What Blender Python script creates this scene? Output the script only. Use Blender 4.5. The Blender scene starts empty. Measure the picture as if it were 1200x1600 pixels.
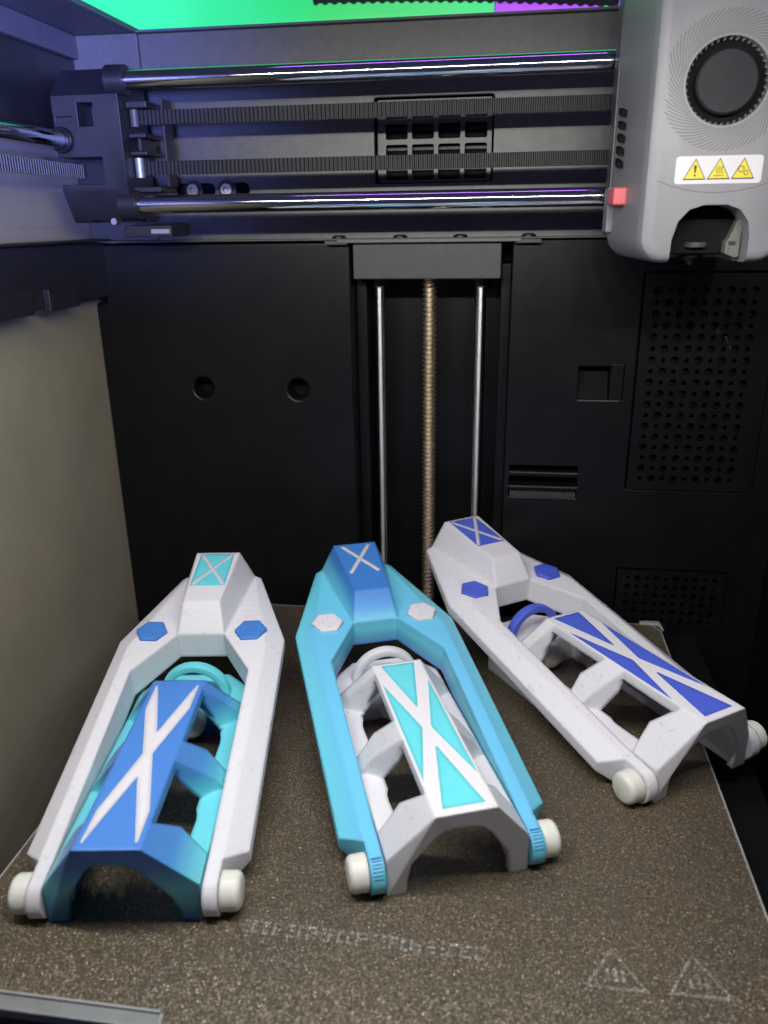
import bpy, bmesh, math, random
from mathutils import Vector, Matrix
random.seed(7)
scene = bpy.context.scene
COL = scene.collection
mm = 0.001
R = math.radians

# ------------------------------------------------------------------ camera
PITCH, YAW, ROLL = R(19.99), R(8.50), R(-0.83)
cam_data = bpy.data.cameras.new('camera')
cam = bpy.data.objects.new('camera', cam_data)
COL.objects.link(cam)
fw = Vector((-math.sin(YAW)*math.cos(PITCH), math.cos(YAW)*math.cos(PITCH), -math.sin(PITCH)))
rt = Vector((math.cos(YAW), math.sin(YAW), 0))
up = rt.cross(fw)
rt2 = rt*math.cos(ROLL) + up*math.sin(ROLL)
up2 = up*math.cos(ROLL) - rt*math.sin(ROLL)
M = Matrix((rt2, up2, -fw)).transposed().to_4x4()
M.translation = Vector((0.03767, -0.28488, 0.21258))
cam.matrix_world = M
cam_data.sensor_fit = 'VERTICAL'
cam_data.sensor_height = 36.0
cam_data.lens = 36.0*1255.8/1600.0
cam_data.clip_start = 0.005
cam_data.clip_end = 20
cam_data.dof.use_dof = True
cam_data.dof.focus_distance = 0.36
cam_data.dof.aperture_fstop = 13.0
scene.camera = cam

# ------------------------------------------------------------------ world (dim coloured room round the open printer)
world = bpy.data.worlds.new('World')
scene.world = world
world.use_nodes = True
bg = world.node_tree.nodes['Background']
bg.inputs[0].default_value = (0.30, 0.33, 0.70, 1)
bg.inputs[1].default_value = 0.11

# ------------------------------------------------------------------ lamps
def area(name, loc, target, w, h, power, color, shape='RECTANGLE'):
    d = bpy.data.lights.new(name, 'AREA')
    d.shape = shape; d.size = w; d.size_y = h
    d.energy = power; d.color = color
    o = bpy.data.objects.new(name, d)
    COL.objects.link(o)
    o.location = loc
    v = Vector(target) - Vector(loc)
    o.rotation_euler = v.to_track_quat('-Z', 'Y').to_euler()
    return o
LED_Y, LED_Z = -0.125, 0.268
N_LED = 9
for i in range(N_LED):
    x = -0.130 + i*0.0335
    area('chamber_led', (x, LED_Y, LED_Z), (x, LED_Y + 0.11, LED_Z - 0.19), 0.0045, 0.0045, 0.086, (1.0, 0.975, 0.93), 'DISK')
area('chamber_led_diffuser', (0.0, LED_Y, LED_Z + 0.004), (0.0, LED_Y + 0.11, LED_Z - 0.186), 0.31, 0.012, 0.38, (1.0, 0.975, 0.93))
rp = area('coloured_fill_light', (0.10, -0.62, 0.20), (-0.225, 0.14, 0.325), 0.06, 0.06, 0.46, (0.20, 0.26, 1.0))  # added lamp that tints the upper left corner blue
rp.data.spread = R(22)
rb = area('coloured_fill_light', (0.05, 0.08, 0.56), (0.07, 0.285, 0.33), 0.16, 0.03, 0.24, (0.62, 0.42, 1.0))  # added lamp that brightens the purple pieces above the top
rb.data.spread = R(60)
ra = area('coloured_fill_light', (0.05, 0.02, 0.75), (0.02, 0.20, 0.30), 0.5, 0.02, 0.35, (0.50, 0.16, 1.0))

scene.view_settings.view_transform = 'Standard'
scene.view_settings.look = 'None'
scene.view_settings.exposure = 0.0
scene.view_settings.gamma = 1.0
scene.view_settings.use_curve_mapping = False
scene.render.engine = 'CYCLES'
scene.cycles.max_bounces = 8
scene.cycles.sample_clamp_indirect = 4.0

# ------------------------------------------------------------------ materials
def srgb(r, g, b):
    f = lambda c: (c/255/12.92) if c/255 <= 0.04045 else ((c/255 + 0.055)/1.055)**2.4
    return (f(r), f(g), f(b), 1)
MATS = {}
class NT:
    def __init__(self, name):
        self.m = bpy.data.materials.new(name); self.m.use_nodes = True
        self.t = self.m.node_tree; self.n = self.t.nodes; self.l = self.t.links
        self.b = self.n['Principled BSDF']
    def node(self, ty, **kw):
        nd = self.n.new(ty)
        for k, v in kw.items():
            if k in nd.inputs: nd.inputs[k].default_value = v
            else: setattr(nd, k, v)
        return nd
    def link(self, a, b): self.l.new(a, b)
    def set(self, **kw):
        for k, v in kw.items():
            self.b.inputs[k.replace('_', ' ')].default_value = v
    def coords(self): return self.node('ShaderNodeTexCoord').outputs['Object']
    def noise(self, scale, detail=3, rough=0.6, vec=None):
        nd = self.node('ShaderNodeTexNoise'); nd.inputs['Scale'].default_value = scale
        nd.inputs['Detail'].default_value = detail; nd.inputs['Roughness'].default_value = rough
        self.link(vec or self.coords(), nd.inputs['Vector']); return nd
    def ramp(self, fac, stops):
        nd = self.node('ShaderNodeValToRGB'); e = nd.color_ramp.elements
        while len(e) < len(stops): e.new(0.5)
        for el, (p, c) in zip(e, stops): el.position = p; el.color = c
        self.link(fac, nd.inputs['Fac']); return nd
    def bump(self, height, strength, dist):
        nd = self.node('ShaderNodeBump'); nd.inputs['Strength'].default_value = strength
        nd.inputs['Distance'].default_value = dist
        self.link(height, nd.inputs['Height']); self.link(nd.outputs['Normal'], self.b.inputs['Normal']); return nd

def layer_bump(t, axis_vec=None, extra=None):
    """fine print layer lines along local Z plus a little grain"""
    c = axis_vec or t.coords()
    w = t.node('ShaderNodeTexWave'); w.wave_type = 'BANDS'; w.bands_direction = 'Z'
    w.inputs['Scale'].default_value = 780.0; w.inputs['Distortion'].default_value = 0.0
    t.link(c, w.inputs['Vector'])
    n = t.noise(900, 3)
    a = t.node('ShaderNodeMath', operation='MULTIPLY_ADD'); a.inputs[1].default_value = 1.0
    t.link(n.outputs['Fac'], a.inputs[0]); t.link(w.outputs['Fac'], a.inputs[2])
    bp = t.bump(a.outputs[0], 0.45, 0.00012)
    bv = t.node('ShaderNodeBevel'); bv.samples = 5; bv.inputs['Radius'].default_value = 0.0020
    t.link(bv.outputs[0], bp.inputs['Normal'])

def mat_plain(name, col, rough=0.5, metal=0.0, var=0.12, scale=120, spec=0.5, bump=0.0, bscale=600):
    t = NT(name)
    n = t.noise(scale, 4)
    lo = tuple(c*(1 - var) for c in col[:3]) + (1,); hi = tuple(min(1, c*(1 + var)) for c in col[:3]) + (1,)
    r = t.ramp(n.outputs['Fac'], [(0.3, lo), (0.7, hi)])
    t.link(r.outputs[0], t.b.inputs['Base Color'])
    n2 = t.noise(scale*3.1, 3)
    mr = t.node('ShaderNodeMapRange'); mr.inputs['To Min'].default_value = max(0.02, rough*0.86); mr.inputs['To Max'].default_value = min(1, rough*1.14)
    t.link(n2.outputs['Fac'], mr.inputs['Value']); t.link(mr.outputs[0], t.b.inputs['Roughness'])
    t.set(Metallic=metal, Specular_IOR_Level=spec)
    if bump:
        n3 = t.noise(bscale, 3); t.bump(n3.outputs['Fac'], bump, 0.0002)
    return t.m

def mat_print(name, col, rough=0.42, speck=None):
    t = NT(name)
    if speck:
        n = t.noise(420, 5, 0.7); n2 = t.noise(90, 3)
        m = t.node('ShaderNodeMath', operation='MULTIPLY_ADD'); m.inputs[1].default_value = 0.35
        t.link(n2.outputs['Fac'], m.inputs[0]); t.link(n.outputs['Fac'], m.inputs[2])
        r = t.ramp(m.outputs[0], [(0.42, speck), (0.58, col), (0.9, col)])
        t.link(r.outputs[0], t.b.inputs['Base Color'])
    else:
        n = t.noise(160, 4)
        r = t.ramp(n.outputs['Fac'], [(0.3, tuple(c*0.93 for c in col[:3]) + (1,)), (0.7, col)])
        t.link(r.outputs[0], t.b.inputs['Base Color'])
    t.set(Roughness=rough, Specular_IOR_Level=0.4, Subsurface_Weight=0.0)
    layer_bump(t)
    return t.m

def mat_gradient(name, stops, zmin, zmax, rough=0.38):
    """filament whose own colour changes with print height (local Z)"""
    t = NT(name)
    s = t.node('ShaderNodeSeparateXYZ'); t.link(t.coords(), s.inputs[0])
    mr = t.node('ShaderNodeMapRange'); mr.inputs['From Min'].default_value = zmin*mm; mr.inputs['From Max'].default_value = zmax*mm
    t.link(s.outputs['Z'], mr.inputs['Value'])
    r = t.ramp(mr.outputs[0], stops)
    t.link(r.outputs[0], t.b.inputs['Base Color'])
    t.set(Roughness=rough, Specular_IOR_Level=0.45)
    layer_bump(t)
    return t.m

M_WHITE = mat_print('printed_marble_white', (0.66, 0.66, 0.69, 1), 0.48, speck=(0.46, 0.46, 0.49, 1))
M_WHITE_INLAY = mat_print('printed_white_inlay', (0.66, 0.66, 0.70, 1), 0.45)
M_CYAN = mat_print('printed_cyan', srgb(102, 208, 218), 0.42)
M_BLUE = mat_print('printed_blue', srgb(68, 128, 202), 0.40)
M_ROYAL = mat_print('printed_royal_blue', srgb(76, 98, 205), 0.38)
M_IVORY = mat_print('printed_ivory', (0.69, 0.70, 0.63, 1), 0.36)
M_GRAD_BASE = mat_gradient('printed_gradient_base', [(0.0, srgb(40, 92, 160)), (0.16, srgb(50, 128, 165)), (0.42, srgb(108, 208, 220)), (0.52, srgb(98, 196, 218)), (0.72, srgb(74, 142, 208)), (1.0, srgb(76, 128, 204))], 0, 36, 0.30)
M_GRAD_FRAME = mat_gradient('printed_gradient_frame', [(0.0, srgb(92, 138, 205)), (0.18, srgb(90, 172, 200)), (0.34, srgb(104, 204, 222)), (0.57, srgb(104, 186, 224)), (0.74, srgb(72, 148, 212)), (1.0, srgb(58, 118, 195))], -7.5, 17.5, 0.36)
M_BLACK = mat_plain('black_plastic', (0.0050, 0.0054, 0.0066, 1), 0.36, 0, 0.2, 60, 0.28, 0.25, 1500)
M_BLACK2 = mat_plain('black_plastic_gantry', (0.012, 0.012, 0.015, 1), 0.42, 0, 0.2, 60, 0.45, 0.25, 1500)
M_VOID = mat_plain('dark_recess', (0.005, 0.005, 0.006, 1), 0.7, spec=0.12)  # near-black that puts recess shade into the colour; also for plain dark parts
M_SHEET = mat_plain('dark_grey_sheet_metal', (0.098, 0.097, 0.092, 1), 0.40, 0.3, 0.10, 260, 0.5, 0.35, 2600)
M_BRACKET = mat_plain('grey_bracket', (0.060, 0.061, 0.060, 1), 0.5, 0.1, 0.12, 160, 0.45, 0.2, 2600)
M_RUBBER = mat_plain('belt_rubber', (0.011, 0.011, 0.013, 1), 0.5, spec=0.35)
M_CHROME = mat_plain('polished_steel', (0.62, 0.62, 0.65, 1), 0.09, 1.0, 0.05, 40)
M_TURNED = mat_plain('turned_steel', (0.62, 0.62, 0.64, 1), 0.30, 1.0, 0.05, 40)
_nt = M_TURNED.node_tree; _b = _nt.nodes['Principled BSDF']; _b.inputs['Anisotropic'].default_value = 0.95; _b.inputs['Anisotropic Rotation'].default_value = 0.25
_tg = _nt.nodes.new('ShaderNodeTangent'); _tg.direction_type = 'RADIAL'; _tg.axis = 'Z'; _nt.links.new(_tg.outputs[0], _b.inputs['Tangent'])
M_STEEL = mat_plain('screw_steel', (0.55, 0.53, 0.48, 1), 0.3, 1.0, 0.1)
M_BRASS = mat_plain('lead_screw_steel', (0.92, 0.80, 0.58, 1), 0.36, 1.0, 0.08)
M_GREYSHELL = mat_plain('grey_satin_plastic', (0.19, 0.19, 0.205, 1), 0.42, 0, 0.05, 90, 0.45, 0.12, 1600)
M_GREYDARK = mat_plain('dark_grey_plastic', (0.055, 0.057, 0.066, 1), 0.35)
M_GROOVE = mat_plain('groove_shade_dark_grey', (0.095, 0.095, 0.10, 1), 0.6)  # groove shade as colour on the strips; plain dark grey on seam and blades
M_HUB = mat_plain('fan_hub_plastic', (0.013, 0.0145, 0.019, 1), 0.5, spec=0.2)
M_STICKER = mat_plain('sticker_paper', (0.55, 0.53, 0.56, 1), 0.45, var=0.03)
M_YELLOW = mat_plain('sticker_yellow', srgb(205, 188, 42), 0.5, var=0.05)
M_INK = mat_plain('sticker_ink', (0.02, 0.02, 0.02, 1), 0.5)
M_PINK = mat_plain('pink_silicone', srgb(205, 92, 100), 0.45, var=0.08)
M_CREAM = mat_plain('cream_plastic', (0.11, 0.115, 0.097, 1), 0.5)
M_WALL = mat_plain('beige_grey_side_panel', (0.25, 0.228, 0.172, 1), 0.5, 0, 0.08, 25, 0.35, 0.1, 1800)
M_FRAMEBLUE = mat_plain('dark_top_frame', (0.075, 0.075, 0.09, 1), 0.5)
M_EDGE = mat_plain('bare_metal_edge', (0.34, 0.36, 0.35, 1), 0.45, 0.3, 0.12)
M_BED = mat_plain('heatbed_aluminium', (0.30, 0.32, 0.32, 1), 0.42, 0.5, 0.1)
M_PURPLE = mat_plain('purple_plastic', srgb(185, 95, 215), 0.5, var=0.08)

def mat_plate(name, pale):
    """textured powder-coated plate: dark brown coat with golden, randomly tilted flakes"""
    t = NT(name)
    c = t.coords()
    v = t.node('ShaderNodeTexVoronoi'); v.inputs['Scale'].default_value = 2800.0
    t.link(c, v.inputs['Vector'])
    v2 = t.node('ShaderNodeTexVoronoi'); v2.inputs['Scale'].default_value = 2200.0
    t.link(c, v2.inputs['Vector'])
    sx = t.node('ShaderNodeSeparateColor'); t.link(v.outputs['Color'], sx.inputs[0])
    if pale: st = [(0.0, (0.24, 0.23, 0.19, 1)), (0.45, (0.36, 0.35, 0.30, 1)), (0.92, (0.50, 0.49, 0.43, 1)), (1.0, (0.8, 0.8, 0.7, 1))]
    else: st = [(0.0, (0.080, 0.068, 0.050, 1)), (0.40, (0.122, 0.103, 0.074, 1)), (0.78, (0.160, 0.135, 0.094, 1)), (0.94, (0.23, 0.188, 0.122, 1)), (1.0, (0.52, 0.43, 0.27, 1))]
    r = t.ramp(sx.outputs[0], st)
    big = t.noise(14, 3)
    mixn = t.node('ShaderNodeMix', data_type='RGBA', blend_type='MULTIPLY'); mixn.inputs['Factor'].default_value = 0.45
    rb = t.ramp(big.outputs['Fac'], [(0.3, (0.70, 0.74, 0.78, 1)), (0.7, (1.15, 1.06, 0.96, 1))])
    t.link(r.outputs[0], mixn.inputs['A']); t.link(rb.outputs[0], mixn.inputs['B'])
    t.link(mixn.outputs['Result'], t.b.inputs['Base Color'])
    # flake normal: geometry normal + random tilt
    g = t.node('ShaderNodeNewGeometry')
    sub = t.node('ShaderNodeVectorMath', operation='SUBTRACT'); sub.inputs[1].default_value = (0.5, 0.5, 0.5)
    t.link(v2.outputs['Color'], sub.inputs[0])
    sc = t.node('ShaderNodeVectorMath', operation='SCALE'); sc.inputs['Scale'].default_value = 0.52
    t.link(sub.outputs[0], sc.inputs[0])
    ad = t.node('ShaderNodeVectorMath', operation='ADD'); t.link(g.outputs['Normal'], ad.inputs[0]); t.link(sc.outputs[0], ad.inputs[1])
    nm = t.node('ShaderNodeVectorMath', operation='NORMALIZE'); t.link(ad.outputs[0], nm.inputs[0])
    bp = t.node('ShaderNodeBump'); bp.inputs['Strength'].default_value = 0.25; bp.inputs['Distance'].default_value = 0.0002
    t.link(v.outputs['Distance'], bp.inputs['Height']); t.link(nm.outputs[0], bp.inputs['Normal'])
    t.link(bp.outputs['Normal'], t.b.inputs['Normal'])
    t.set(Roughness=0.40, Metallic=0.50, Specular_IOR_Level=0.5)
    if pale:
        n = t.noise(420, 3, 0.7)
        ra = t.ramp(n.outputs['Fac'], [(0.34, (0.10, 0.10, 0.10, 1)), (0.56, (0.85, 0.85, 0.85, 1))])
        t.link(ra.outputs[0], t.b.inputs['Alpha'])
    return t.m
M_PLATE = mat_plate('textured_plate_coat', False)
M_PLATEWORN = mat_plate('worn_plate_marking', True)

def mat_emit(name, col, strength, grad=None):
    t = NT(name)
    n = t.noise(4.0, 2)
    r = t.ramp(n.outputs['Fac'], [(0.3, (col[0]*0.6, col[1]*0.8, col[2]*0.7, 1)), (0.5, col), (0.72, (col[0]*2.0 + 0.03, col[1], col[2]*0.9, 1))])
    t.link(r.outputs[0], t.b.inputs['Emission Color']); t.set(Emission_Strength=strength, Roughness=0.7)
    t.link(r.outputs[0], t.b.inputs['Base Color'])
    return t.m
M_GREEN = mat_emit('glowing_green_panel', srgb(60, 240, 130), 0.72)  # lit wall, no lamp: the light falling on it is made as emission

# ------------------------------------------------------------------ mesh helpers (all inputs in millimetres)
class MB:
    def __init__(self): self.v = []; self.f = []
    def add(self, vs, fs):
        o = len(self.v); self.v += [tuple(p) for p in vs]; self.f += [[i + o for i in f] for f in fs]; return self
    def box(self, x0, x1, y0, y1, z0, z1):
        vs = [(x, y, z) for z in (z0, z1) for y in (y0, y1) for x in (x0, x1)]
        return self.add(vs, [(0, 2, 3, 1), (4, 5, 7, 6), (0, 1, 5, 4), (2, 6, 7, 3), (0, 4, 6, 2), (1, 3, 7, 5)])
    def prism(self, poly, lo, hi, axis='z'):
        """poly: CCW list of 2D points; extruded lo..hi along axis"""
        n = len(poly)
        def P(p, h):
            return {'z': (p[0], p[1], h), 'y': (p[0], h, p[1]), 'x': (h, p[0], p[1])}[axis]
        vs = [P(p, lo) for p in poly] + [P(p, hi) for p in poly]
        fs = [tuple(reversed(range(n))), tuple(range(n, 2*n))] + [(i, (i + 1) % n, n + (i + 1) % n, n + i) for i in range(n)]
        return self.add(vs, fs)
    def tube(self, p0, p1, r0, r1=None, seg=24, caps=True):
        r1 = r0 if r1 is None else r1
        p0 = Vector(p0); p1 = Vector(p1); d = (p1 - p0).normalized()
        a = d.orthogonal().normalized(); b = d.cross(a)
        vs = []
        for p, r in ((p0, r0), (p1, r1)):
            vs += [p + (a*math.cos(2*math.pi*i/seg) + b*math.sin(2*math.pi*i/seg))*r for i in range(seg)]
        fs = [(i, (i + 1) % seg, seg + (i + 1) % seg, seg + i) for i in range(seg)]
        if caps: fs += [tuple(reversed(range(seg))), tuple(range(seg, 2*seg))]
        return self.add(vs, fs)
    def lathe(self, prof, origin, axis, seg=28):
        """prof: list of (r, t) along axis; closed at ends when r == 0"""
        d = Vector(axis).normalized(); a = d.orthogonal().normalized(); b = d.cross(a); o = Vector(origin)
        rings = []; vs = []; fs = []
        for r, t in prof:
            if r <= 1e-6: rings.append([len(vs)]); vs.append(o + d*t)
            else:
                rings.append(list(range(len(vs), len(vs) + seg)))
                vs += [o + d*t + (a*math.cos(2*math.pi*i/seg) + b*math.sin(2*math.pi*i/seg))*r for i in range(seg)]
        for q, s in zip(rings, rings[1:]):
            for i in range(seg):
                j = (i + 1) % seg
                if len(q) == 1 and len(s) == 1: continue
                if len(q) == 1: fs.append((q[0], s[j], s[i]))
                elif len(s) == 1: fs.append((q[i], q[j], s[0]))
                else: fs.append((q[i], q[j], s[j], s[i]))
        return self.add(vs, fs)
    def mesh(self, name):
        m = bpy.data.meshes.new(name)
        m.from_pydata([tuple(c*mm for c in p) for p in self.v], [], self.f)
        bm = bmesh.new(); bm.from_mesh(m)
        bmesh.ops.recalc_face_normals(bm, faces=bm.faces)
        bm.to_mesh(m); bm.free()
        return m
    def build(self, name, mat, parent=None, bevel=0, seg=2, smooth=35, angle=30):
        o = bpy.data.objects.new(name, self.mesh(name)); COL.objects.link(o)
        return finish(o, mat, parent, bevel, seg, smooth, angle)
def finish(o, mat, parent=None, bevel=0, seg=2, smooth=35, angle=30):
    o.data.materials.clear(); o.data.materials.append(mat)
    for p in o.data.polygons: p.use_smooth = True
    o.data.set_sharp_from_angle(angle=R(smooth))
    if parent is not None: o.parent = parent
    if bevel:
        b = o.modifiers.new('edge', 'BEVEL'); b.width = bevel*mm; b.segments = seg; b.limit_method = 'ANGLE'; b.angle_limit = R(angle)
        b.harden_normals = True; b.use_clamp_overlap = True
    return o
def bake(obj):
    """apply all modifiers without operators"""
    dg = bpy.context.evaluated_depsgraph_get(); dg.update()
    me = bpy.data.meshes.new_from_object(obj.evaluated_get(dg))
    obj.modifiers.clear(); old = obj.data; obj.data = me; bpy.data.meshes.remove(old)
    return obj
def boolean(obj, cutters, op='DIFFERENCE'):
    tmp = []
    for c in cutters:
        o = bpy.data.objects.new('cutter', c.mesh('cutter')); COL.objects.link(o); o.parent = obj.parent; tmp.append(o)
        b = obj.modifiers.new('b', 'BOOLEAN'); b.operation = op; b.object = o; b.solver = 'EXACT'
    bake(obj)
    for o in tmp:
        me = o.data; bpy.data.objects.remove(o); bpy.data.meshes.remove(me)
    return obj
def weld(obj, dist=0.01, dissolve=True):
    bm = bmesh.new(); bm.from_mesh(obj.data)
    bmesh.ops.remove_doubles(bm, verts=bm.verts, dist=dist*mm)
    if dissolve: bmesh.ops.dissolve_limit(bm, angle_limit=R(1), verts=bm.verts, edges=bm.edges)
    bm.to_mesh(obj.data); bm.free()
def thing(name, label, cat, loc=(0, 0, 0), rotz=0, group=None):
    o = bpy.data.objects.new(name, None); COL.objects.link(o)
    o.empty_display_size = 0.01
    o.location = tuple(c*mm for c in loc); o.rotation_euler = (0, 0, rotz)
    return tag(o, label, cat, group)
def tag(o, label, cat, group=None):
    o['label'] = label; o['category'] = cat
    if group: o['group'] = group
    return o
def structure(o, label=None):
    o['kind'] = 'structure'
    if label: o['label'] = label
    return o
def round_rect(x0, x1, y0, y1, r, n=5):
    pts = []
    for cx, cy, a0 in ((x1 - r, y0 + r, -90), (x1 - r, y1 - r, 0), (x0 + r, y1 - r, 90), (x0 + r, y0 + r, 180)):
        for i in range(n + 1):
            a = R(a0 + 90*i/n); pts.append((cx + r*math.cos(a), cy + r*math.sin(a)))
    return pts
def sheet_from_poly(poly, z, th=0.15):
    return MB().prism(poly, z, z + th)

# ================================================================== STRUCTURE (inside of the printer)
structure(MB().box(-194, -190, -262, 175, -135, 303).build('left_wall', M_WALL), 'beige grey side panel')
structure(MB().box(188, 192, -262, 175, -135, 303).build('right_wall', M_BLACK))
structure(MB().box(-190, 188, -262, 199, -140, -135).build('floor', M_VOID))

# ---- rear panels
rear = structure(MB().prism([(-190, -135), (-43.5, -135), (-43.5, 202.4), (-184, 202.4), (-184, 171), (-190, 171)], 152, 172, 'y').build('rear_panel', M_BLACK), 'black rear cover with two round holes')
boolean(rear, [MB().tube((x, 140, 123.5), (x, 166, 123.5), 5.6, seg=32) for x in (-131, -75.5)])
finish(rear, M_BLACK, None, 2.0, 3, 35, 40)
for x in (-131, -75.5):
    MB().tube((x, 164.5, 123.5), (x, 167, 123.5), 5.55, seg=24).build('hole_bottom', M_VOID, rear)

rear_r = structure(MB().prism([(41, -135), (188, -135), (188, 202.4), (41, 202.4)], 152, 172, 'y').build('rear_panel_right', M_BLACK), 'black rear cover with vents and latch')
boolean(rear_r, [MB().box(78.0, 101.5, 140, 163, 120.5, 138),
                 MB().box(44, 81.3, 140, 165, 79.2, 82.6), MB().box(44, 81.3, 140, 165, 71.0, 76.2), MB().box(44, 81.3, 140, 160, 64.2, 68.4),
                 MB().box(107.2, 173.5, 140, 170, 70.5, 186), MB().box(107, 168, 140, 170, -14, 23)])
finish(rear_r, M_BLACK, None, 0.7, 2, 35, 40)
# latch recess pieces
latch = MB().add([(78, 163, 138), (94, 163, 138), (94, 152.8, 120.6), (78, 152.8, 120.6), (78, 166, 138), (94, 166, 138), (94, 166, 120.6), (78, 166, 120.6)],
                 [(0, 1, 2, 3), (4, 7, 6, 5), (0, 4, 5, 1), (3, 2, 6, 7), (0, 3, 7, 4), (1, 5, 6, 2)]).build('latch_ramp', M_VOID, rear_r)  # ramp in near-black, recess shade put into its colour
MB().box(94.6, 101.3, 151.0, 160, 119.4, 139.6).build('latch_tab', M_BLACK, rear_r, 0.5)
MB().box(78.2, 100, 150.9, 153.5, 119.5, 120.3).build('latch_lip', M_BRACKET, rear_r, 0.15)
# louver lips and toothed strip
for z in (78.9, 70.7):
    MB().box(44, 81.3, 150.9, 154, z - 0.45, z + 0.1).build('louver_lip', M_BRACKET, rear_r, 0.1)
comb = MB()
for i in range(31):
    comb.box(44.6 + i*1.17, 45.35 + i*1.17, 151.2, 156, 64.5, 67.6)
comb.box(44.2, 81.1, 156, 158, 64.3, 68.2)
comb.build('louver_comb', M_BRACKET, rear_r)

def perforated(name, x0, x1, z0, z1, hx0, hz1, cols, rows, pitch, rbig, rsmall, y, th, parent, phase=0):
    """a real plate with round holes, alternating large and small"""
    b = MB(); n = 16
    hx1 = hx0 + cols*pitch; hz0 = hz1 - rows*pitch
    for (a, c, d, e) in ((x0, hx0, z0, z1), (hx1, x1, z0, z1), (hx0, hx1, z0, hz0), (hx0, hx1, hz1, z1)):
        b.add([(a, y, d), (c, y, d), (c, y, e), (a, y, e)], [(0, 1, 2, 3)])
    for r in range(rows):
        for c in range(cols):
            cx = hx0 + (c + .5)*pitch; cz = hz1 - (r + .5)*pitch
            rad = rbig if (r + c + phase) % 2 == 0 else rsmall
            h = pitch/2; sq = []; ci = []
            for i in range(n):
                a = 2*math.pi*i/n; ca, sa = math.cos(a), math.sin(a); k = h/max(abs(ca), abs(sa))
                sq.append((cx + ca*k, y, cz + sa*k)); ci.append((cx + ca*rad, y, cz + sa*rad))
            cb = [(p[0], y + th, p[2]) for p in ci]
            b.add(sq + ci + cb, [(i, (i + 1) % n, n + (i + 1) % n, n + i) for i in range(n)] + [(n + i, n + (i + 1) % n, 2*n + (i + 1) % n, 2*n + i) for i in range(n)])
    # rim round the plate
    for (xa, xb, za, zb) in ((x0, x1, z1, z1), (x0, x1, z0, z0), (x0, x0, z0, z1), (x1, x1, z0, z1)):
        b.add([(xa, y, za), (xb, y, zb), (xb, y + 8, zb), (xa, y + 8, za)], [(0, 1, 2, 3)])
    return b.build(name, M_BLACK, parent)
perforated('vent_plate', 107.9, 172.9, 71.2, 185.3, 111.5, 180.0, 9, 18, 5.85, 2.05, 1.25, 150.6, 3, rear_r)
perforated('vent_plate', 107.6, 167.4, -13.4, 22.4, 110.8, 20.3, 10, 6, 5.3, 1.8, 1.2, 151.0, 3, rear_r, 1)
MB().box(107.3, 173.4, 156, 168, 70.6, 185.9).build('vent_backing', M_BLACK, rear_r)
MB().box(107.1, 167.9, 155.5, 168, -13.9, 22.9).build('vent_backing', M_BLACK, rear_r)
# scuff on the vent plate
scuff = MB()
for (x, z, l, a) in ((145.5, 157.5, 2.2, 70), (146.3, 156.2, 1.8, 20), (150.6, 152.5, 3.6, -62), (152.4, 148.8, 2.6, -68), (150.0, 154.2, 1.6, -30)):
    ca, sa = math.cos(R(a))*l/2, math.sin(R(a))*l/2; na, nb = -math.sin(R(a))*.16, math.cos(R(a))*.16
    scuff.add([(x - ca - na, 150.5, z - sa - nb), (x + ca - na, 150.5, z + sa - nb), (x + ca + na, 150.5, z + sa + nb), (x - ca + na, 150.5, z - sa + nb)], [(0, 1, 2, 3)])
scuff.build('scuff_mark', M_BRACKET, rear_r)

# ---- recessed channel of the vertical drive
channel = structure(MB().box(-52, 50, 194, 199, -135, 203).build('drive_channel', M_BLACK), 'dark recessed channel behind the lead screw')
for xa, xb in ((-43.4, -37.5), (35.5, 40.9)):
    MB().box(xa, xb, 166, 193.9, -135, 190).build('channel_flange', M_BLACK, channel, 0.6)

# ---- upper sheet
sheet = structure(MB().prism([(-152, 203.2), (188, 203.2), (188, 303), (-152, 303)], 160, 162, 'y').build('upper_rear_sheet', M_SHEET), 'dark grey sheet metal above the covers')
boolean(sheet, [MB().prism(round_rect(-31, 29.3, 229.8, 270.2, 1.5), 150, 170, 'y'),
                MB().prism(round_rect(-139.5, -117.5, 225.2, 232.2, 3.4), 150, 170, 'y'), MB().prism(round_rect(-115.5, -98.5, 225.2, 232.2, 3.4), 150, 170, 'y')])
finish(sheet, M_SHEET, None, 0.35, 2)
MB().box(-152, 188, 156.5, 166, 303.05, 304.2).build('sheet_top_lip', M_FRAMEBLUE, sheet, 0.3)
MB().box(-140, -97, 167, 168, 222, 236).build('slot_backing', M_VOID, sheet)
lat = MB().prism(round_rect(-30, 28.3, 230.5, 269.5, 1.2), 165, 166.2, 'y').build('lattice', M_SHEET, sheet)
cut = []
for i in range(4):
    for j in range(4):
        x0 = -25.8 + i*13.5; z0 = 231.9 + j*9.6
        cut.append(MB().prism(round_rect(x0, x0 + 11.3, z0, z0 + 7.2, 1.1, 4), 150, 180, 'y'))
boolean(lat, cut); finish(lat, M_SHEET, sheet, 0.2, 1)
MB().box(-33, 31, 172, 173, 227, 273).build('lattice_backing', M_VOID, sheet)
for z in (234, 243.6, 253.2, 262.8):
    MB().box(-27, 27, 169, 171.5, z + 2.4, z + 4.0).build('lattice_slat', M_BLACK2, sheet, 0.2)
MB().box(-190, -151.5, 157, 159.8, 203.6, 303).build('corner_sheet', M_SHEET, sheet, 0.4)
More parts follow.
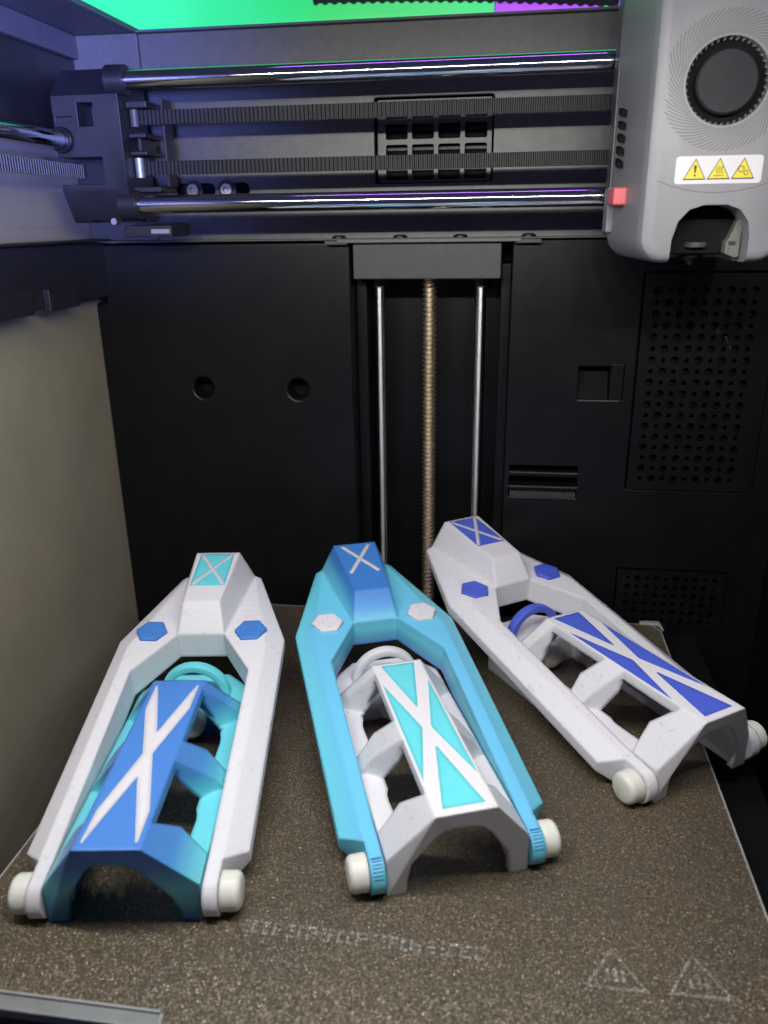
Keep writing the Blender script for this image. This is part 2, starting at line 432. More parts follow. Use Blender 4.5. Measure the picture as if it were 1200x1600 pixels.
for x in (-129, -110.5):
    s = MB().lathe([(0, 0), (3.2, 0), (3.2, -2.2), (2.9, -2.7), (1.75, -2.7), (1.5, -0.9), (0, -0.9)], (x, 159.6, 228.7), (0, 1, 0), 26).build('socket_screw', M_STEEL, sheet, smooth=40)
    MB().lathe([(5.0, 0), (5.0, -0.5), (3.3, -0.5)], (x, 159.6, 228.7), (0, 1, 0), 26).build('washer', M_BLACK2, sheet)

ledge = structure(MB().box(-184, 188, 147.0, 160, 202.75, 203.5).build('rear_ledge', M_SHEET), 'thin ledge with black screws')
finish(ledge, M_SHEET, None, 0.25, 2)
MB().box(-49.5, 45, 145.6, 146.9, 201.4, 203.2).build('ledge_lip', M_SHEET, ledge, 0.3)
for x in (-49.0, -16.8, 14.2, 48.6):
    MB().lathe([(0, 1.7), (2.0, 1.7), (3.4, 1.2), (3.7, 0.4), (3.7, 0)], (x, 150.4, 203.5), (0, 0, 1), 24).build('button_screw', M_BLACK2, ledge)
for x0, x1 in ((-56, -44), (42, 55)):
    MB().box(x0, x1, 146.2, 149.5, 200.6, 202.6).build('ledge_clip', M_BRACKET, ledge, 0.3)

# ---- top frame and side rail
top = structure(MB().box(-194, -152.2, -262, 175, 303.2, 305.5).build('top_frame', M_FRAMEBLUE), 'dark frame round the open top')
MB().box(-190, -184, -262, 156.8, 292, 303).build('frame_flange', M_FRAMEBLUE, top, 0.6)
MB().box(-189.9, -186.5, -262, 156.6, 255.5, 291.9).build('upper_side_plate', M_BLACK2, top, 0.6)
rail = structure(MB().box(-190, -181, -262, 158, 174.2, 203.4).build('side_rail', M_BLACK2), 'black beam along the side panel')
finish(rail, M_BLACK2, None, 1.0, 2)
MB().box(-190, -178.6, -262, 158, 203.5, 204.7).build('rail_lip', M_BLACK2, rail, 0.4)
for y0, y1 in ((84, 112), (20, 70)):
    MB().box(-181, -177.4, y0, y1, 173.2, 183.5).build('rail_clip', M_BLACK2, rail, 0.6)

# ---- what shows above the open top
structure(MB().box(-420, 420, 420, 424, 200, 820).build('green_backdrop', M_GREEN), 'bright green panel behind the printer, its lighting made as glow')
structure(MB().box(-194, 192, 199.2, 203, -140, 303).build('rear_light_block', M_VOID))  # unseen sheet added to block green light from behind
# ================================================================== OBJECTS
# ---- build plate on its heated bed
plate = thing('build_plate', 'dark gold textured build plate under the three printed gadgets', 'build plate')
outline = [(-128, -128), (-52, -128), (-51, -132.2), (128, -132.2), (128, 121), (124.5, 127.8), (-128, 127.8)]
MB().prism(outline, -0.8, 0).build('plate_coat', M_PLATE, plate)
rim = MB()
for (a, b) in zip(outline, outline[1:] + outline[:1]):
    d = Vector((b[0] - a[0], b[1] - a[1])).normalized(); n = Vector((d.y, -d.x))
    p = [Vector(a), Vector(b), Vector(b) + n*0.75, Vector(a) + n*0.75]
    rim.prism([tuple(v) for v in p], -0.85, -0.05)
rim.build('plate_edge', M_EDGE, plate)
tab = MB().prism([(118, 127.6), (127.4, 127.6), (129.4, 121), (130.2, 122.5), (129.0, 131.5), (118.5, 131.0)], -0.6, 0.9).build('corner_tab', M_EDGE, plate, 0.4)
# worn, unreadable marking and two triangular warning marks pressed into the coat
glyph = MB(); x = -39.0
while x < 36:
    w = random.choice((2.2, 3.0, 3.6)); y0 = -99.2 - 0.01*x
    k = random.randint(0, 3)
    if k != 1: glyph.add([(x, y0, .05), (x + .9, y0, .05), (x + .9, y0 + 5, .05), (x, y0 + 5, .05)], [(0, 1, 2, 3)])
    if k != 2: glyph.add([(x + .95, y0 + 3.9, .05), (x + w, y0 + 3.9, .05), (x + w, y0 + 5, .05), (x + .95, y0 + 5, .05)], [(0, 1, 2, 3)])
    if k != 3: glyph.add([(x + .95, y0, .05), (x + w, y0, .05), (x + w, y0 + 1, .05), (x + .95, y0 + 1, .05)], [(0, 1, 2, 3)])
    if k > 0: glyph.add([(x + .95, y0 + 2, .05), (x + w, y0 + 2.1, .05), (x + w, y0 + 3.1, .05), (x + .95, y0 + 3, .05)], [(0, 1, 2, 3)])
    x += w + 0.8
glyph.build('worn_marking', M_PLATEWORN, plate)
for cx, cy, fill in ((77.5, -98.5, True), (101.5, -97.8, False)):
    t = MB(); s = 9.5
    P = [Vector((cx, cy + s*0.95)), Vector((cx - s*0.98, cy - s*0.62)), Vector((cx + s*0.98, cy - s*0.62))]
    Q = [Vector((cx, cy)) + (p - Vector((cx, cy)))*0.82 for p in P]
    for i in range(3):
        j = (i + 1) % 3; t.add([(*P[i], .05), (*P[j], .05), (*Q[j], .05), (*Q[i], .05)], [(0, 1, 2, 3)])
    for dx, dy, l in ((-2.2, 0, 4.5), (0.2, 0.4, 5.2), (2.4, -.2, 4.2)):
        t.add([(cx + dx - .5, cy + dy - l/2 - 1, .05), (cx + dx + .5, cy + dy - l/2 - 1, .05), (cx + dx + .5, cy + dy + l/2 - 1, .05), (cx + dx - .5, cy + dy + l/2 - 1, .05)], [(0, 1, 2, 3)])
    t.build('warning_mark', M_PLATEWORN, plate)
bed = thing('heated_bed', 'pale aluminium heated bed showing as a rim below the build plate', 'heated bed')
MB().box(-126.5, 126.5, -133.2, 126, -4.6, -1.0).build('bed_slab', M_BED, bed, 0.5)
MB().box(-120, 120, -120, 120, -14, -4.7).build('bed_core', M_BLACK, bed)
MB().box(132, 151, -250, 140, -18, -12).build('bed_carrier', M_BLACK, bed, 0.6)
MB().box(-60, 60, 120, 165, -24, -14.2).build('bed_bracket', M_BLACK, bed, 0.6)

# ---- vertical drive: two smooth rods and a lead screw under their mount
MB_ = MB().box(-42, 35.4, 150, 193, 183, 202.7)
zm = tag(MB_.build('drive_mount', M_BRACKET, None, 0.8), 'dark grey block holding the tops of the vertical rods', 'mount')
for x, lab in ((-31, 'polished vertical guide rod on the side of the two round holes'), (24.8, 'polished vertical guide rod nearest the perforated vent')):
    t = thing('vertical_guide_rod', lab, 'guide rod', (x, 170, -110), 0, 'vertical guide rods')
    MB().tube((0, 0, 0), (0, 0, 290), 3.1, seg=32, caps=False).build('rod', M_TURNED, t)
    MB().tube((0, 0, 288), (0, 0, 293), 5.0, seg=24).build('socket', M_BLACK2, t)
t = thing('lead_screw', 'threaded bronze coloured lead screw between the two vertical rods', 'lead screw', (-3.2, 170, -110))
scr = MB(); seg = 14; pitch = 2.6; turns = int(292/pitch); prof = ((2.9, 0.0), (2.9, 0.15), (4.0, 0.48), (4.0, 0.66), (2.9, 0.98))
vs = []; fs = []; N = turns*seg; k = len(prof)
for i in range(N + 1):
    a = 2*math.pi*i/seg; z = pitch*i/seg
    for r, o in prof: vs.append((r*math.cos(a), r*math.sin(a), z + o*pitch))
for i in range(N):
    for j in range(k - 1): fs.append((i*k + j, (i + 1)*k + j, (i + 1)*k + j + 1, i*k + j + 1))
scr.add(vs, fs).build('thread', M_BRASS, t)
MB().tube((0, 0, 0), (0, 0, 294), 2.92, seg=20).build('core', M_BRASS, t)

# ---- gantry: rods, end bracket
RODY = 111
g = thing('gantry', 'black end bracket with two polished crosswise guide rods above the rear cover', 'gantry', (-158, RODY, 205))
gx, gy, gz = -158, RODY, 205
def G(mb):
    mb.v = [(p[0] - gx, p[1] - gy, p[2] - gz) for p in mb.v]; return mb
for z in (274.7, 221.0):
    G(MB().tube((-146, RODY, z), (100, RODY, z), 4.1, seg=40, caps=False)).build('guide_rod', M_CHROME, g)
body = G(MB().prism([(105, 227), (105, 268.5), (118, 281), (136, 281), (136, 213), (113, 213)], -174.5, -141.5, 'x')).build('end_bracket', M_BLACK2, g)
boolean(body, [G(MB().box(-162, -154.2, 100, 120, 255.4, 265.4)), G(MB().box(-173, -165, 100, 106.5, 257.2, 259.8)), G(MB().box(-180, -152.4, 100, 121, 230.2, 242.2)), G(MB().box(-165.5, -140, 100, 121, 213.5, 214.2))])
finish(body, M_BLACK2, g, 0.9, 2, 35, 35)
for z in (274.7, 221.0):
    G(MB().tube((-148, RODY, z), (-138.5, RODY, z), 6.6, seg=28)).build('rod_clamp', M_BLACK2, g, 0.5)
G(MB().tube((-171, RODY - 8.5, 249.8), (-171, RODY - 5.5, 249.8), 5.6, seg=28)).build('bushing', M_BLACK, g, 0.4)
for (x0, x1, z0, z1) in ((-141.4, -131, 263.2, 266.2), (-141.4, -133, 250.5, 252.6), (-141.4, -133, 243.0, 244.8), (-141.4, -128, 226.5, 229.0)):
    G(MB().box(x0, x1, 112, 132, z0, z1)).build('bracket_rib', M_BLACK2, g, 0.5)
G(MB().box(-137.5, -136, 113, 131, 244.9, 250.4)).build('bracket_rib', M_BLACK2, g, 0.3)
G(MB().box(-127.5, -126.4, 120, 131, 229.1, 268)).build('bracket_plate', M_BLACK2, g, 0.3)
for z0, z1 in ((255.6, 263), (233.2, 242)):
    G(MB().tube((-139.5, 117, z0), (-139.5, 117, z1), 2.1, seg=20)).build('idler_pin', M_BRACKET if z0 > 250 else M_BED, g)
G(MB().box(-152, -127, 118, 140, 206.0, 211.5)).build('bracket_foot', M_BLACK2, g, 0.5)
G(MB().box(-137, -127.5, 116.4, 117.9, 207.6, 209.6)).build('foot_label', M_BED, g)
G(MB().tube((-150, 104, 213.5), (-150, 110, 213.5), 1.5, seg=16)).build('bracket_screw', M_STEEL, g)
yr = thing('side_guide_rod', 'polished guide rod running along the beige side panel', 'guide rod', (-171, -60, 249.8))
MB().tube((0, -200, 0), (0, 166, 0), 4.0, seg=36).build('rod', M_CHROME, yr)

def belt(name, label, length, loc, rot, group=None):
    """toothed belt, 6 mm wide, 2 mm pitch, teeth towards local -Y"""
    t = thing(name, label, 'belt', loc, rot, group)
    n = int(length/2); pts = []
    for i in range(n):
        x = i*2.0; pts += [(x, 0), (x + 0.35, -0.75), (x + 1.0, -0.75), (x + 1.35, 0)]
    pts += [(n*2.0, 0), (n*2.0, 0.7), (0, 0.7)]
    b = MB(); m = len(pts); vs = [(p[0], p[1], -3.1) for p in pts] + [(p[0], p[1], 3.1) for p in pts]
    fs = [(i, (i + 1) % m, m + (i + 1) % m, m + i) for i in range(m)]
    for i in range(n):
        q = i*4; fs += [(q + 3, q + 2, q + 1, q), (m + q, m + q + 1, m + q + 2, m + q + 3)]
    # flat back caps
    b.add(vs, fs).build('belt_strip', M_RUBBER, t)
    return t
belt('drive_belt', 'upper black toothed belt crossing the metal lattice', 236, (-138, 117, 259.6), 0, 'crosswise toothed belts')
belt('drive_belt', 'lower black toothed belt crossing the metal lattice', 236, (-139, 117, 237.4), 0, 'crosswise toothed belts')
belt('drive_belt', 'black toothed belt running along the beige side panel', 330, (-167.5, -215, 236.4), math.pi/2)

# ---- tool head
TX, TY, TZ = 110.6, 35.0, 196.0
th = thing('tool_head', 'grey rounded printer tool head with round fan and warning sticker', 'tool head', (TX, TY, TZ))
def T(mb):
    mb.v = [(p[0] - TX, p[1] - TY, p[2] - TZ) for p in mb.v]; return mb
def head_ring(inset, y, extra=0):
    return [(p[0], y, p[1]) for p in round_rect(85.0 + inset - extra, 136.2 - inset + extra, 196 + inset*0.8, 318, max(3.0, 9.5 - inset), 8)]
rings = [head_ring(4.6, 35.0), head_ring(2.9, 35.25), head_ring(1.5, 36.2), head_ring(0.5, 38.4), head_ring(0, 42), head_ring(0, 60, 1.8), head_ring(0, 92, 4.6)]
sh = MB(); n = len(rings[0])
sh.add([p for r in rings for p in r], [(i*n + j, i*n + (j + 1) % n, (i + 1)*n + (j + 1) % n, (i + 1)*n + j) for i in range(len(rings) - 1) for j in range(n)] + [tuple(range(n)), tuple(reversed(range((len(rings) - 1)*n, len(rings)*n)))])
shell = T(sh).build('shell', M_GREYSHELL, th)
arch = [(96.6, 190), (123.6, 190), (123.6, 205), (122.6, 210.2), (119.4, 214.2), (114.8, 215.9), (107, 215.9), (102.2, 214.4), (98.6, 210.4), (96.9, 204)]
boolean(shell, [T(MB().prism(arch, 20, 84, 'y')), T(MB().tube((110.0, 20, 255.2), (110.0, 40.5, 255.2), 13.6, seg=64))])
finish(shell, M_GREYSHELL, th, 0.7, 2, 30, 40)
# seam
def strip(pts, w, y, closed=False):
    b = MB()
    for a, c in zip(pts, pts[1:]):
        d = Vector((c[0] - a[0], c[1] - a[1])); 
        if d.length < 1e-6: continue
        nrm = Vector((-d.y, d.x)).normalized()*w/2
        b.add([(a[0] - nrm.x, y, a[1] - nrm.y), (c[0] - nrm.x, y, c[1] - nrm.y), (c[0] + nrm.x, y, c[1] + nrm.y), (a[0] + nrm.x, y, a[1] + nrm.y)], [(0, 1, 2, 3)])
    return b
T(strip([(90 + i*1.64, 220.0 + 4.2*((i - 12.5)/12.5)**2) for i in range(26)], 0.28, 34.96)).build('shell_seam', M_GROOVE, th)
# spiral grooves round the fan: flat strips with groove shade in their colour
for i in range(72):
    a0 = 2*math.pi*i/72; pts = []
    for s in range(7):
        f = s/6; r = 14.4 + f*7.4; a = a0 - 0.62*f**0.8
        x = 110.0 + r*math.cos(a); z = 255.2 + r*math.sin(a)
        if 89.8 < x < 131.4: pts.append((x, z))
    if len(pts) > 2: T(strip(pts, 0.30, 34.97)).build('groove_shade_strip', M_GROOVE, th)
fan = T(MB().lathe([(0, -0.4), (9.6, -0.4), (10.3, 0.2), (10.3, 4.5)], (110, 35.6, 255.2), (0, 1, 0), 56)).build('fan', M_HUB, th, smooth=40)
fan.parent = th
fanb = MB()
for i in range(40):
    a = 2*math.pi*i/40; q = []
    for rr, da in ((12.7, 0.0), (13.55, -0.045), (13.55, 0.01), (12.7, 0.045)):
        q.append((110 + rr*math.cos(a + da), 255.2 + rr*math.sin(a + da)))
    fanb.prism(q, 37.2, 39.0, 'y')
T(fanb).build('fan_blade_ring', M_GROOVE, fan).matrix_parent_inverse = Matrix()
T(MB().tube((110, 40.0, 255.2), (110, 40.4, 255.2), 13.5, seg=48)).build('fan_well', M_VOID, th)
# warning sticker
stk = T(MB().prism(round_rect(95.7, 124.9, 222.9, 232.0, 1.2), 34.78, 34.93, 'y')).build('warning_sticker', M_STICKER, th)
def tri(cx, s, y, mat, nm):
    P = [(cx, 222.9 + 4.35 + s*0.62), (cx - s*0.60, 222.9 + 4.35 - s*0.46), (cx + s*0.60, 222.9 + 4.35 - s*0.46)]
    o = MB().prism([P[0], P[1], P[2]], y, y + 0.05, 'y'); return T(o).build(nm, mat, stk)
for k, cx in enumerate((102.4, 110.5, 118.6)):
    tri(cx, 6.5, 34.70, M_INK, 'triangle_border'); tri(cx, 5.6, 34.62, M_YELLOW, 'triangle_field')
    zb = 222.9 + 4.35
    if k == 0:
        T(MB().prism([(cx - .25, zb - .75), (cx + .25, zb - .75), (cx + .5, zb + 1.7), (cx - .5, zb + 1.7)], 34.54, 34.6, 'y')).build('exclamation_mark', M_INK, stk)
        T(MB().prism([(cx + .36*math.cos(a*math.pi/5), zb - 1.55 + .36*math.sin(a*math.pi/5)) for a in range(10)], 34.54, 34.6, 'y')).build('exclamation_dot', M_INK, stk)
    elif k == 1:
        for dx in (-0.85, 0, 0.85):
            T(strip([(cx + dx + .28*math.sin(i*1.05), zb - 1.1 + i*0.26) for i in range(10)], 0.24, 34.58)).build('heat_wave', M_INK, stk)
        T(strip([(cx - 1.6, zb - 1.75), (cx + 1.6, zb - 1.75)], 0.26, 34.58)).build('heat_line', M_INK, stk)
    else:
        for dx, dz, r in ((-0.75, 0.25, 0.95), (1.0, -0.95, 0.72)):
            T(strip([(cx + dx + r*math.cos(a*math.pi/10), zb + dz + r*math.sin(a*math.pi/10)) for a in range(21)], 0.26, 34.58)).build('gear_ring', M_INK, stk)
# hot end inside the arch; block blackened to hold the opening's shade
hot = T(MB().box(97.4, 122.8, 50, 82, 198.5, 215.7)).build('hotend_block', M_VOID, th, 1.0)
T(MB().lathe([(0, 0), (3.2, 0), (4.6, 1.2), (4.8, 4.5), (3.6, 5.2), (3.6, 9), (0, 9)], (108.6, 57, 196.2), (0, 0, 1), 24)).build('nozzle_sock', M_BLACK, th)
T(MB().lathe([(0, 0), (0.7, 0), (2.6, 2.4), (2.6, 3.0), (0, 3.0)], (108.6, 57, 194.4), (0, 0, 1), 20)).build('nozzle', M_BLACK2, th)
T(MB().tube((108.6, 51, 201), (108.6, 51, 203), 4.4, seg=20)).build('sock_collar', M_GREYDARK, th, 0.4)
T(MB().prism([(118.0, 199.0), (121.6, 197.4), (123.2, 197.8), (123.2, 212), (121.4, 210.5), (119.2, 204.6), (118.0, 203.0)], 44, 49.9, 'y')).build('probe_board', M_CREAM, th, 0.3)
T(MB().box(119.0, 121.4, 43.6, 44.2, 202.0, 203.4)).build('probe_connector', M_INK, th)
for z in (199.6, 200.8):
    T(MB().tube((119.2, 43.7, z), (119.2, 44.3, z), 0.22, seg=10)).build('probe_pin', M_INK, th)
# left side: vents, pink stop, back plate
for i in range(5):
    z = 230.4 + i*4.6
    T(MB().prism([(71, z), (80, z + 1.9), (80, z + 4.2), (71, z + 2.3)], 80.0, 84.5, 'x')).build('side_vent_shade', M_VOID, th)  # dark blocks on the surface, the vent openings' shade made as colour
T(MB().box(78.2, 84.2, 62, 80, 216.6, 223.2)).build('pink_stop', M_PINK, th, 0.9, 3)
T(MB().box(78.6, 100, 84, 97, 206, 224)).build('back_plate', M_GREYSHELL, th, 1.0)
T(MB().box(79.6, 130, 92.1, 104, 205, 312)).build('carriage', M_GREYDARK, th, 1.0)

# ---- things seen above the open top
ch = thing('cable_hose', 'dark ribbed cable hose above the open top', 'cable hose', (10, 262, 334))
hose = MB(); seg = 14
pr = []
for i in range(2*62):
    f = i/123; x = -92 + f*178; z = 6.5 - 9.5*f + 2.0*math.sin(f*3.0); r = 6.2 if i % 4 < 2 else 5.3
    pr.append((x, z, r))
vs = []; 
for x, z, r in pr: vs += [(x, r*math.cos(2*math.pi*j/seg), z + r*math.sin(2*math.pi*j/seg)) for j in range(seg)]
hose.add(vs, [(i*seg + j, i*seg + (j + 1) % seg, (i + 1)*seg + (j + 1) % seg, (i + 1)*seg + j) for i in range(len(pr) - 1) for j in range(seg)])
hose.build('hose', M_FRAMEBLUE, ch)
sp = thing('purple_holder', 'purple plastic bar lying behind the sheet metal edge', 'plastic bar', (56, 285, 329))
MB().box(-31, 33, -5, 10, -16, 9.5).build('bar', M_PURPLE, sp, 1.5)
sp2 = thing('purple_holder', 'small purple plastic piece beside the top of the tool head', 'plastic piece', (105, 285, 332))
MB().box(-11, 14, -5, 10, -16, 9.0).build('piece', M_PURPLE, sp2, 1.5)

# ================================================================== the three printed hinged gadgets
A_H, H_H, TILT = 5.0, 7.5, R(10.0)
def frame_mesh():
    I0 = (7, 25.6, 6.4); R0 = (7, 30.5, 6.4); O0 = (13.5, 38, 1.6)
    I1 = (100.5, 25.5, 6.4); R1 = (117, 31.0, 6.4); O1 = (126.7, 38, 1.2)
    I2 = (126, 10.7, 5.6); E = (180.0, 17.2, 0.6); O2 = (180.4, 20.2, -1.2)
    F = (135.3, 8.6, 17.2); Tp = (179.4, 10.9, 15.6)
    B = -7.5
    b = MB()
    right = dict(I0=I0, R0=R0, O0=O0, I1=I1, R1=R1, O1=O1, I2=I2, E=E, O2=O2, F=F, T=Tp,
                 I0b=(7, 25.6, B), R0b=(7, 30.5, B), O0b=(13.5, 38, -3.0), I1b=(100.5, 25.5, B), R1b=(118, 31.0, B), O1b=(126.7, 38, -3.4), I2b=(126, 10.7, B), O2b=(180.4, 20.2, -4.6), R2b=(179.6, 15.5, B))
    idx = {}
    for k, p in right.items():
        idx[k + 'p'] = len(b.v); b.v.append(p)
        idx[k + 'm'] = len(b.v); b.v.append((p[0], -p[1], p[2]))
    def f(*ks): b.f.append([idx[k] for k in ks])
    for s in 'pm':
        q = lambda *ks: f(*[k + s for k in ks])
        q('I0', 'I1', 'R1', 'R0'); q('R0', 'R1', 'O1', 'O0'); q('R1', 'E', 'O2', 'O1')
        q('I1', 'I2', 'R1'); q('I2', 'E', 'R1')
        q('I2', 'F', 'T', 'E')
        q('I0', 'I0b', 'I1b', 'I1'); q('I1', 'I1b', 'I2b', 'I2')
        q('O0', 'O1', 'O1b', 'O0b'); q('O1', 'O2', 'O2b', 'O1b')
        q('I0', 'R0', 'R0b', 'I0b'); q('R0', 'O0', 'O0b', 'R0b')
        q('I0b', 'R0b', 'R1b', 'I1b'); q('R0b', 'O0b', 'O1b', 'R1b'); q('R1b', 'O1b', 'O2b', 'R2b'); q('I1b', 'R1b', 'R2b', 'I2b')
    f('I2p', 'I2m', 'Fm', 'Fp'); f('Fp', 'Fm', 'Tm', 'Tp'); f('I2p', 'I2bp', 'I2bm', 'I2m')
    f('Tp', 'Tm', 'Em', 'O2m', 'O2bm', 'R2bm', 'R2bp', 'O2bp', 'O2p', 'Ep'); f('I2bp', 'R2bp', 'R2bm', 'I2bm')
    o = bpy.data.objects.new('tmp', b.mesh('tmp')); COL.objects.link(o)
    lobes = []
    for s in (1, -1):
        prof = [(16, -7.45)] + [(7.5*math.cos(R(a)), 7.5*math.sin(R(a))) for a in range(-90, -271, -10)] + [(8, 6.38), (16, 6.35)]
        prof = [(10, -7.45), (10, 6.37), (7, 6.42), (4.5, 6.75)] + [(7.5*math.cos(R(a)), 7.5*math.sin(R(a))) for a in range(110, 271, 10)]
        lo, hi = (25.62, 30.47) if s > 0 else (-30.47, -25.62)
        lobes.append(MB().prism(prof, lo, hi, 'y'))
    # prism 'y' puts poly as (x, z)
    boolean(o, lobes, 'UNION')
    weld(o)
    me = o.data; bpy.data.objects.remove(o)
    return me
def base_mesh():
    b = MB()
    outer = [(-25, 0), (25, 0), (25, 15), (10.5, 35.5), (-10.5, 35.5), (-25, 15)]
    def ring(a0): return [((a0 - 7*max(0, (h - 15)/20.5)) if a0 < 50 else a0, p, h) for p, h in outer]
    n = len(outer)
    b.add(ring(0) + ring(104), [(i, (i + 1) % n, n + (i + 1) % n, n + i) for i in range(n)] + [tuple(range(n)), tuple(reversed(range(n, 2*n)))])
    o = bpy.data.objects.new('tmp', b.mesh('tmp')); COL.objects.link(o)
    slab = MB().prism([(98, -25), (112.5, -25), (126, -12), (126, 12), (112.5, 25), (98, 25)], 0, 15)
    boolean(o, [slab], 'UNION')
    archp = [(18.4, -2), (18.0, 5), (16.6, 12), (9.4, 23.6), (6.4, 26.6), (3.0, 27.6), (-3.0, 27.6), (-6.4, 26.6), (-9.4, 23.6), (-16.6, 12), (-18.0, 5), (-18.4, -2)]
    arch2 = [(20.4, -2), (20.0, 5), (17.8, 12), (9.6, 29.2), (7.5, 31.9), (-7.5, 31.9), (-9.6, 29.2), (-17.8, 12), (-20.0, 5), (-20.4, -2)]
    cuts = [MB().prism(archp, -20, 100, 'x'), MB().prism(arch2, 3, 84, 'x'),
            MB().prism([(88, -10.6), (100, -27), (140, -27), (140, 27), (100, 27), (88, 10.6)], 15, 60)]
    for s in (1, -1):
        for pocket, hole in (([(5, 10.6), (13.5, 17), (13.5, 27), (46, 27), (45, 22), (43.4, 19.4), (35.5, 10.6)],
                              [(4.7, 10.2), (4.7, 5.7), (36.3, 5.7), (36.3, 10.2), (36.6, 13.4), (35.9, 15.4), (34.4, 16.6), (32.2, 17.3), (29, 17.6), (13.2, 16.9)]),
                             ([(47.5, 10.6), (54.5, 17), (54, 27), (92, 27), (90, 22.5), (88.4, 20.0), (81.5, 10.6)],
                              [(47.2, 10.2), (47.2, 5.7), (82.3, 5.7), (82.3, 10.2), (82.2, 13.4), (81.2, 15.4), (79.4, 16.6), (76.8, 17.3), (73, 17.6), (54.2, 16.9)])):
            P = [(a, s*c) for a, c in pocket]; H = [(a, s*c) for a, c in hole]
            if s < 0: P.reverse()
            else: H.reverse()
            cuts.append(MB().prism(P, 15.0, 60)); cuts.append(MB().prism(H, -3, 31.2))
    for c in cuts:
        boolean(o, [c]); weld(o, 0.004, False)
    me = o.data; bpy.data.objects.remove(o)
    return me
FRAME_ME = frame_mesh(); BASE_ME = base_mesh()
def mesh_child(name, me, mat, parent, bevel, seg=2, angle=28):
    o = bpy.data.objects.new(name, me.copy()); COL.objects.link(o)
    return finish(o, mat, parent, bevel, seg, 35, angle)
TRIS = {'back': [(86, -7.1), (86, 7.1), (85, 7.1), (54, 0.35), (54, -0.35)],
        'front': [(28, 0.35), (-3.6, 7.3), (-3.6, -7.3), (28, -0.35)],
        'side': [(72, 9.5), (41, 1.8), (39.6, 1.8), (10.8, 9.5)]}
def gadget(label, pose, fm, bm_, hexm, panelm, xm, inlaym, ringm, style):
    t = thing('printed_gadget', label, 'printed gadget', (pose[0], pose[1], 0.05), R(pose[2] + 90), 'three printed hinged gadgets on the plate')
    # local frame here: +X runs from hinge to head, so lateral b maps to -Y
    base = mesh_child('bridge_base', BASE_ME, bm_, t, 0.8, 2, 24)
    fr = mesh_child('tilted_frame', FRAME_ME, fm, t, 1.5, 4, 14)
    fr.location = (A_H*mm, 0, H_H*mm); fr.rotation_euler = (0, -TILT, 0)
    # inlays on the bridge
    z = 35.45
    if style == 'x':
        X1 = [(84, -8.6), (84, -7.9), (76.4, -6.0), (52.5, 0.0), (76.4, 6.0)]
        poly = [(83.8, -8.7), (84.0, -8.0), (76.4, -5.9), (52.3, 0.0), (76.4, 5.9), (84.0, 8.0), (83.8, 8.8), (67.6, 8.7), (40.2, 2.0), (39.0, 2.0), (10.2, 8.8), (-3.6, 9.0), (-4.0, 8.2), (1.6, 6.7), (27.0, 0.0), (1.6, -6.7), (-4.0, -8.0), (-3.6, -8.7), (10.6, -8.4), (39.0, -1.9), (40.2, -1.9), (67.6, -8.5)]
        poly = [(a, -c) for a, c in poly]; poly.reverse()
        MB().prism(poly, z, z + 0.17).build('cross_inlay', M_WHITE_INLAY, base)
    else:
        for key, s in (('back', 1), ('front', 1), ('side', 1), ('side', -1)):
            P = [(a, -s*c) for a, c in TRIS[key]]
            MB().prism(P, z, z + 0.17).build('triangle_inlay', inlaym, base)
    # loop standing on the shelf
    lp = MB(); n = 20; Ro, Ri, w = 15.4, 12.0, 2.4; vs = []; fs = []
    for i in range(n + 1):
        a = math.pi*i/n; c, s = math.cos(a), math.sin(a)
        for rr, x in ((Ro, -w), (Ro, w), (Ri, w), (Ri, -w)): vs.append((110 + x, rr*c, 14.8 + rr*s))
    for i in range(n):
        for j in range(4): fs.append((i*4 + j, (i + 1)*4 + j, (i + 1)*4 + (j + 1) % 4, i*4 + (j + 1) % 4))
    fs += [(0, 1, 2, 3), tuple(n*4 + k for k in (3, 2, 1, 0))]
    lp.add(vs, fs).build('loop', ringm, base, 0.5, 2)
    # inner knob seen through the bridge windows
    MB().lathe([(0, 0), (4.6, 0), (6.2, 1.0), (6.6, 3.0), (6.6, 7.0), (0, 7.0)], (92, 0, 9.5), (1, 0, 0), 28).build('inner_knob', M_IVORY, base, 0.4)
    # hinge caps
    for s in (1, -1):
        MB().lathe([(0, 6.8), (4.2, 6.8), (5.4, 6.4), (6.2, 5.3), (6.3, 0), (0, 0)], (A_H, s*30.6, H_H), (0, s, 0), 36).build('hinge_cap', M_IVORY, t, 0.5, 3)
        MB().tube((A_H, s*18.5, H_H), (A_H, s*30.55, H_H), 3.6, seg=24).build('hinge_pin', M_IVORY, t)
    # pads on the frame shoulders (children of the frame, in its own space)
    for s in (1, -1):
        hx = [(127.0, 15.4), (134.0, 18.8), (134.6, 26.0), (128.6, 30.2), (121.2, 26.6), (120.8, 19.2)]
        P = [(a, s*c) for a, c in hx]
        pad = MB().prism(P, -0.8, 1.0); 
        pad.v = [(p[0], p[1], p[2] + 6.4 - 0.022*max(0, p[0] - 117) - 0.03*(abs(p[1]) - 22)) for p in pad.v]
        po = pad.build('grip_pad', hexm, fr, 0.45, 2)
        d = MB()
        rr = random.Random(3)
        for i in range(-3, 4):
            for j in range(-2, 3):
                a = 127.6 + i*2.05 + (j % 2)*1.0; c = 22.6 + j*2.3
                if abs(a - 127.6) + 0.45*abs(c - 22.6) > 6.0 or abs(c - 22.6) > 5.2: continue
                zz = 7.35 - 0.022*max(0, a - 117) - 0.03*(c - 22)
                d.lathe([(0, 0.5), (0.45, 0.36), (0.8, -0.1)], (a + rr.uniform(-.3, .3), s*(c + rr.uniform(-.3, .3)), zz), (0, 0, 1), 8)
        d.build('pad_dimples', hexm, po)
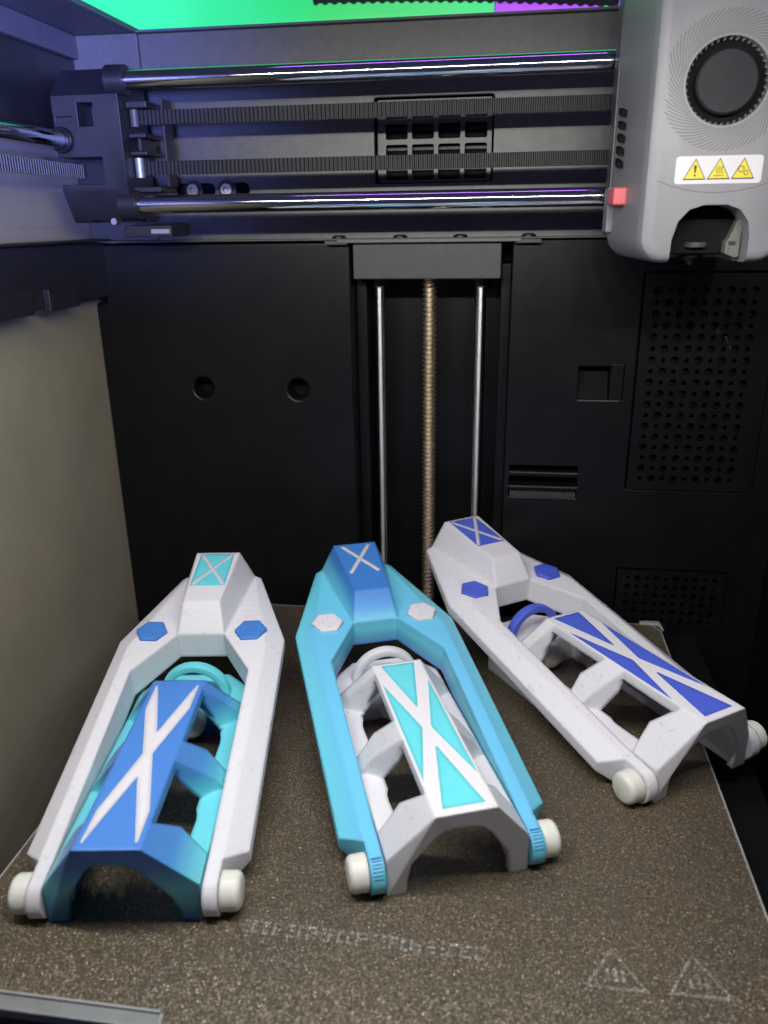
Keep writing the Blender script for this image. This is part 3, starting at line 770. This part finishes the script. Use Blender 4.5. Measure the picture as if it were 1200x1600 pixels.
    # stepped print layers on the rounded hinge ends of the middle gadget
    if panelm is None:
        for s in (1, -1):
            st = MB()
            for k in range(7):
                a = R(97 + k*8.5); ca, sa = math.cos(a), math.sin(a); tx, tz = -sa*0.22, ca*0.22
                c0, c1 = s*26.3, s*29.7
                q = [(7.3*ca - tx, 7.3*sa - tz), (7.72*ca - tx, 7.72*sa - tz), (7.72*ca + tx, 7.72*sa + tz), (7.3*ca + tx, 7.3*sa + tz)]
                st.prism(q, min(c0, c1), max(c0, c1), 'y')
            st.build('stepped_layers', fm, fr)
    # inlay on the head
    zt = lambda a: 17.2 + (15.6 - 17.2)*(a - 135.3)/(179.4 - 135.3)
    def on_head(poly, dz, th_, mat, nm):
        m = MB().prism([(a, -c) for a, c in poly], dz, dz + th_)
        m.v = [(p[0], p[1], p[2] + zt(p[0])) for p in m.v]
        return m.build(nm, mat, fr)
    if panelm is not None:
        on_head([(149, -8.3), (178, -8.4), (178, 8.4), (149, 8.3)], -0.3, 0.42, panelm, 'head_panel')
    h0, h1, hw = (150.5, 176.6, 7.2) if panelm is not None else (151.8, 176.4, 6.7)
    for s in (1, -1):
        a = Vector((h0, -s*hw)); c = Vector((h1, s*hw)); dn = (c - a).normalized(); nn = Vector((-dn.y, dn.x))*1.0
        ends = []
        for ctr, base_a in ((c, 0), (a, math.pi)):
            for i in range(7):
                ang = math.atan2(dn.y, dn.x) + base_a - math.pi/2 + math.pi*i/6
                ends.append((ctr.x + math.cos(ang), ctr.y + math.sin(ang)))
        on_head(ends, -0.3 + 0.002*(s > 0), 0.55, xm, 'head_cross_stroke')
    return t
gadget('white hinged frame over blue bridge with white X, cyan head panel, leftmost gadget', (-76.2, -100.1, 8.3), M_WHITE, M_GRAD_BASE, M_BLUE, M_CYAN, M_WHITE_INLAY, None, M_CYAN, 'x')
gadget('blue fading hinged frame over white bridge with cyan triangles, middle gadget', (29.4, -70.1, 21.2), M_GRAD_FRAME, M_WHITE, M_WHITE_INLAY, None, M_WHITE_INLAY, M_CYAN, M_WHITE, 'tri')
gadget('all white hinged gadget with royal blue triangles, pads and loop, overhanging the plate edge', (121.7, -6.1, 35.4), M_WHITE, M_WHITE, M_ROYAL, M_ROYAL, M_WHITE_INLAY, M_ROYAL, M_ROYAL, 'tri')
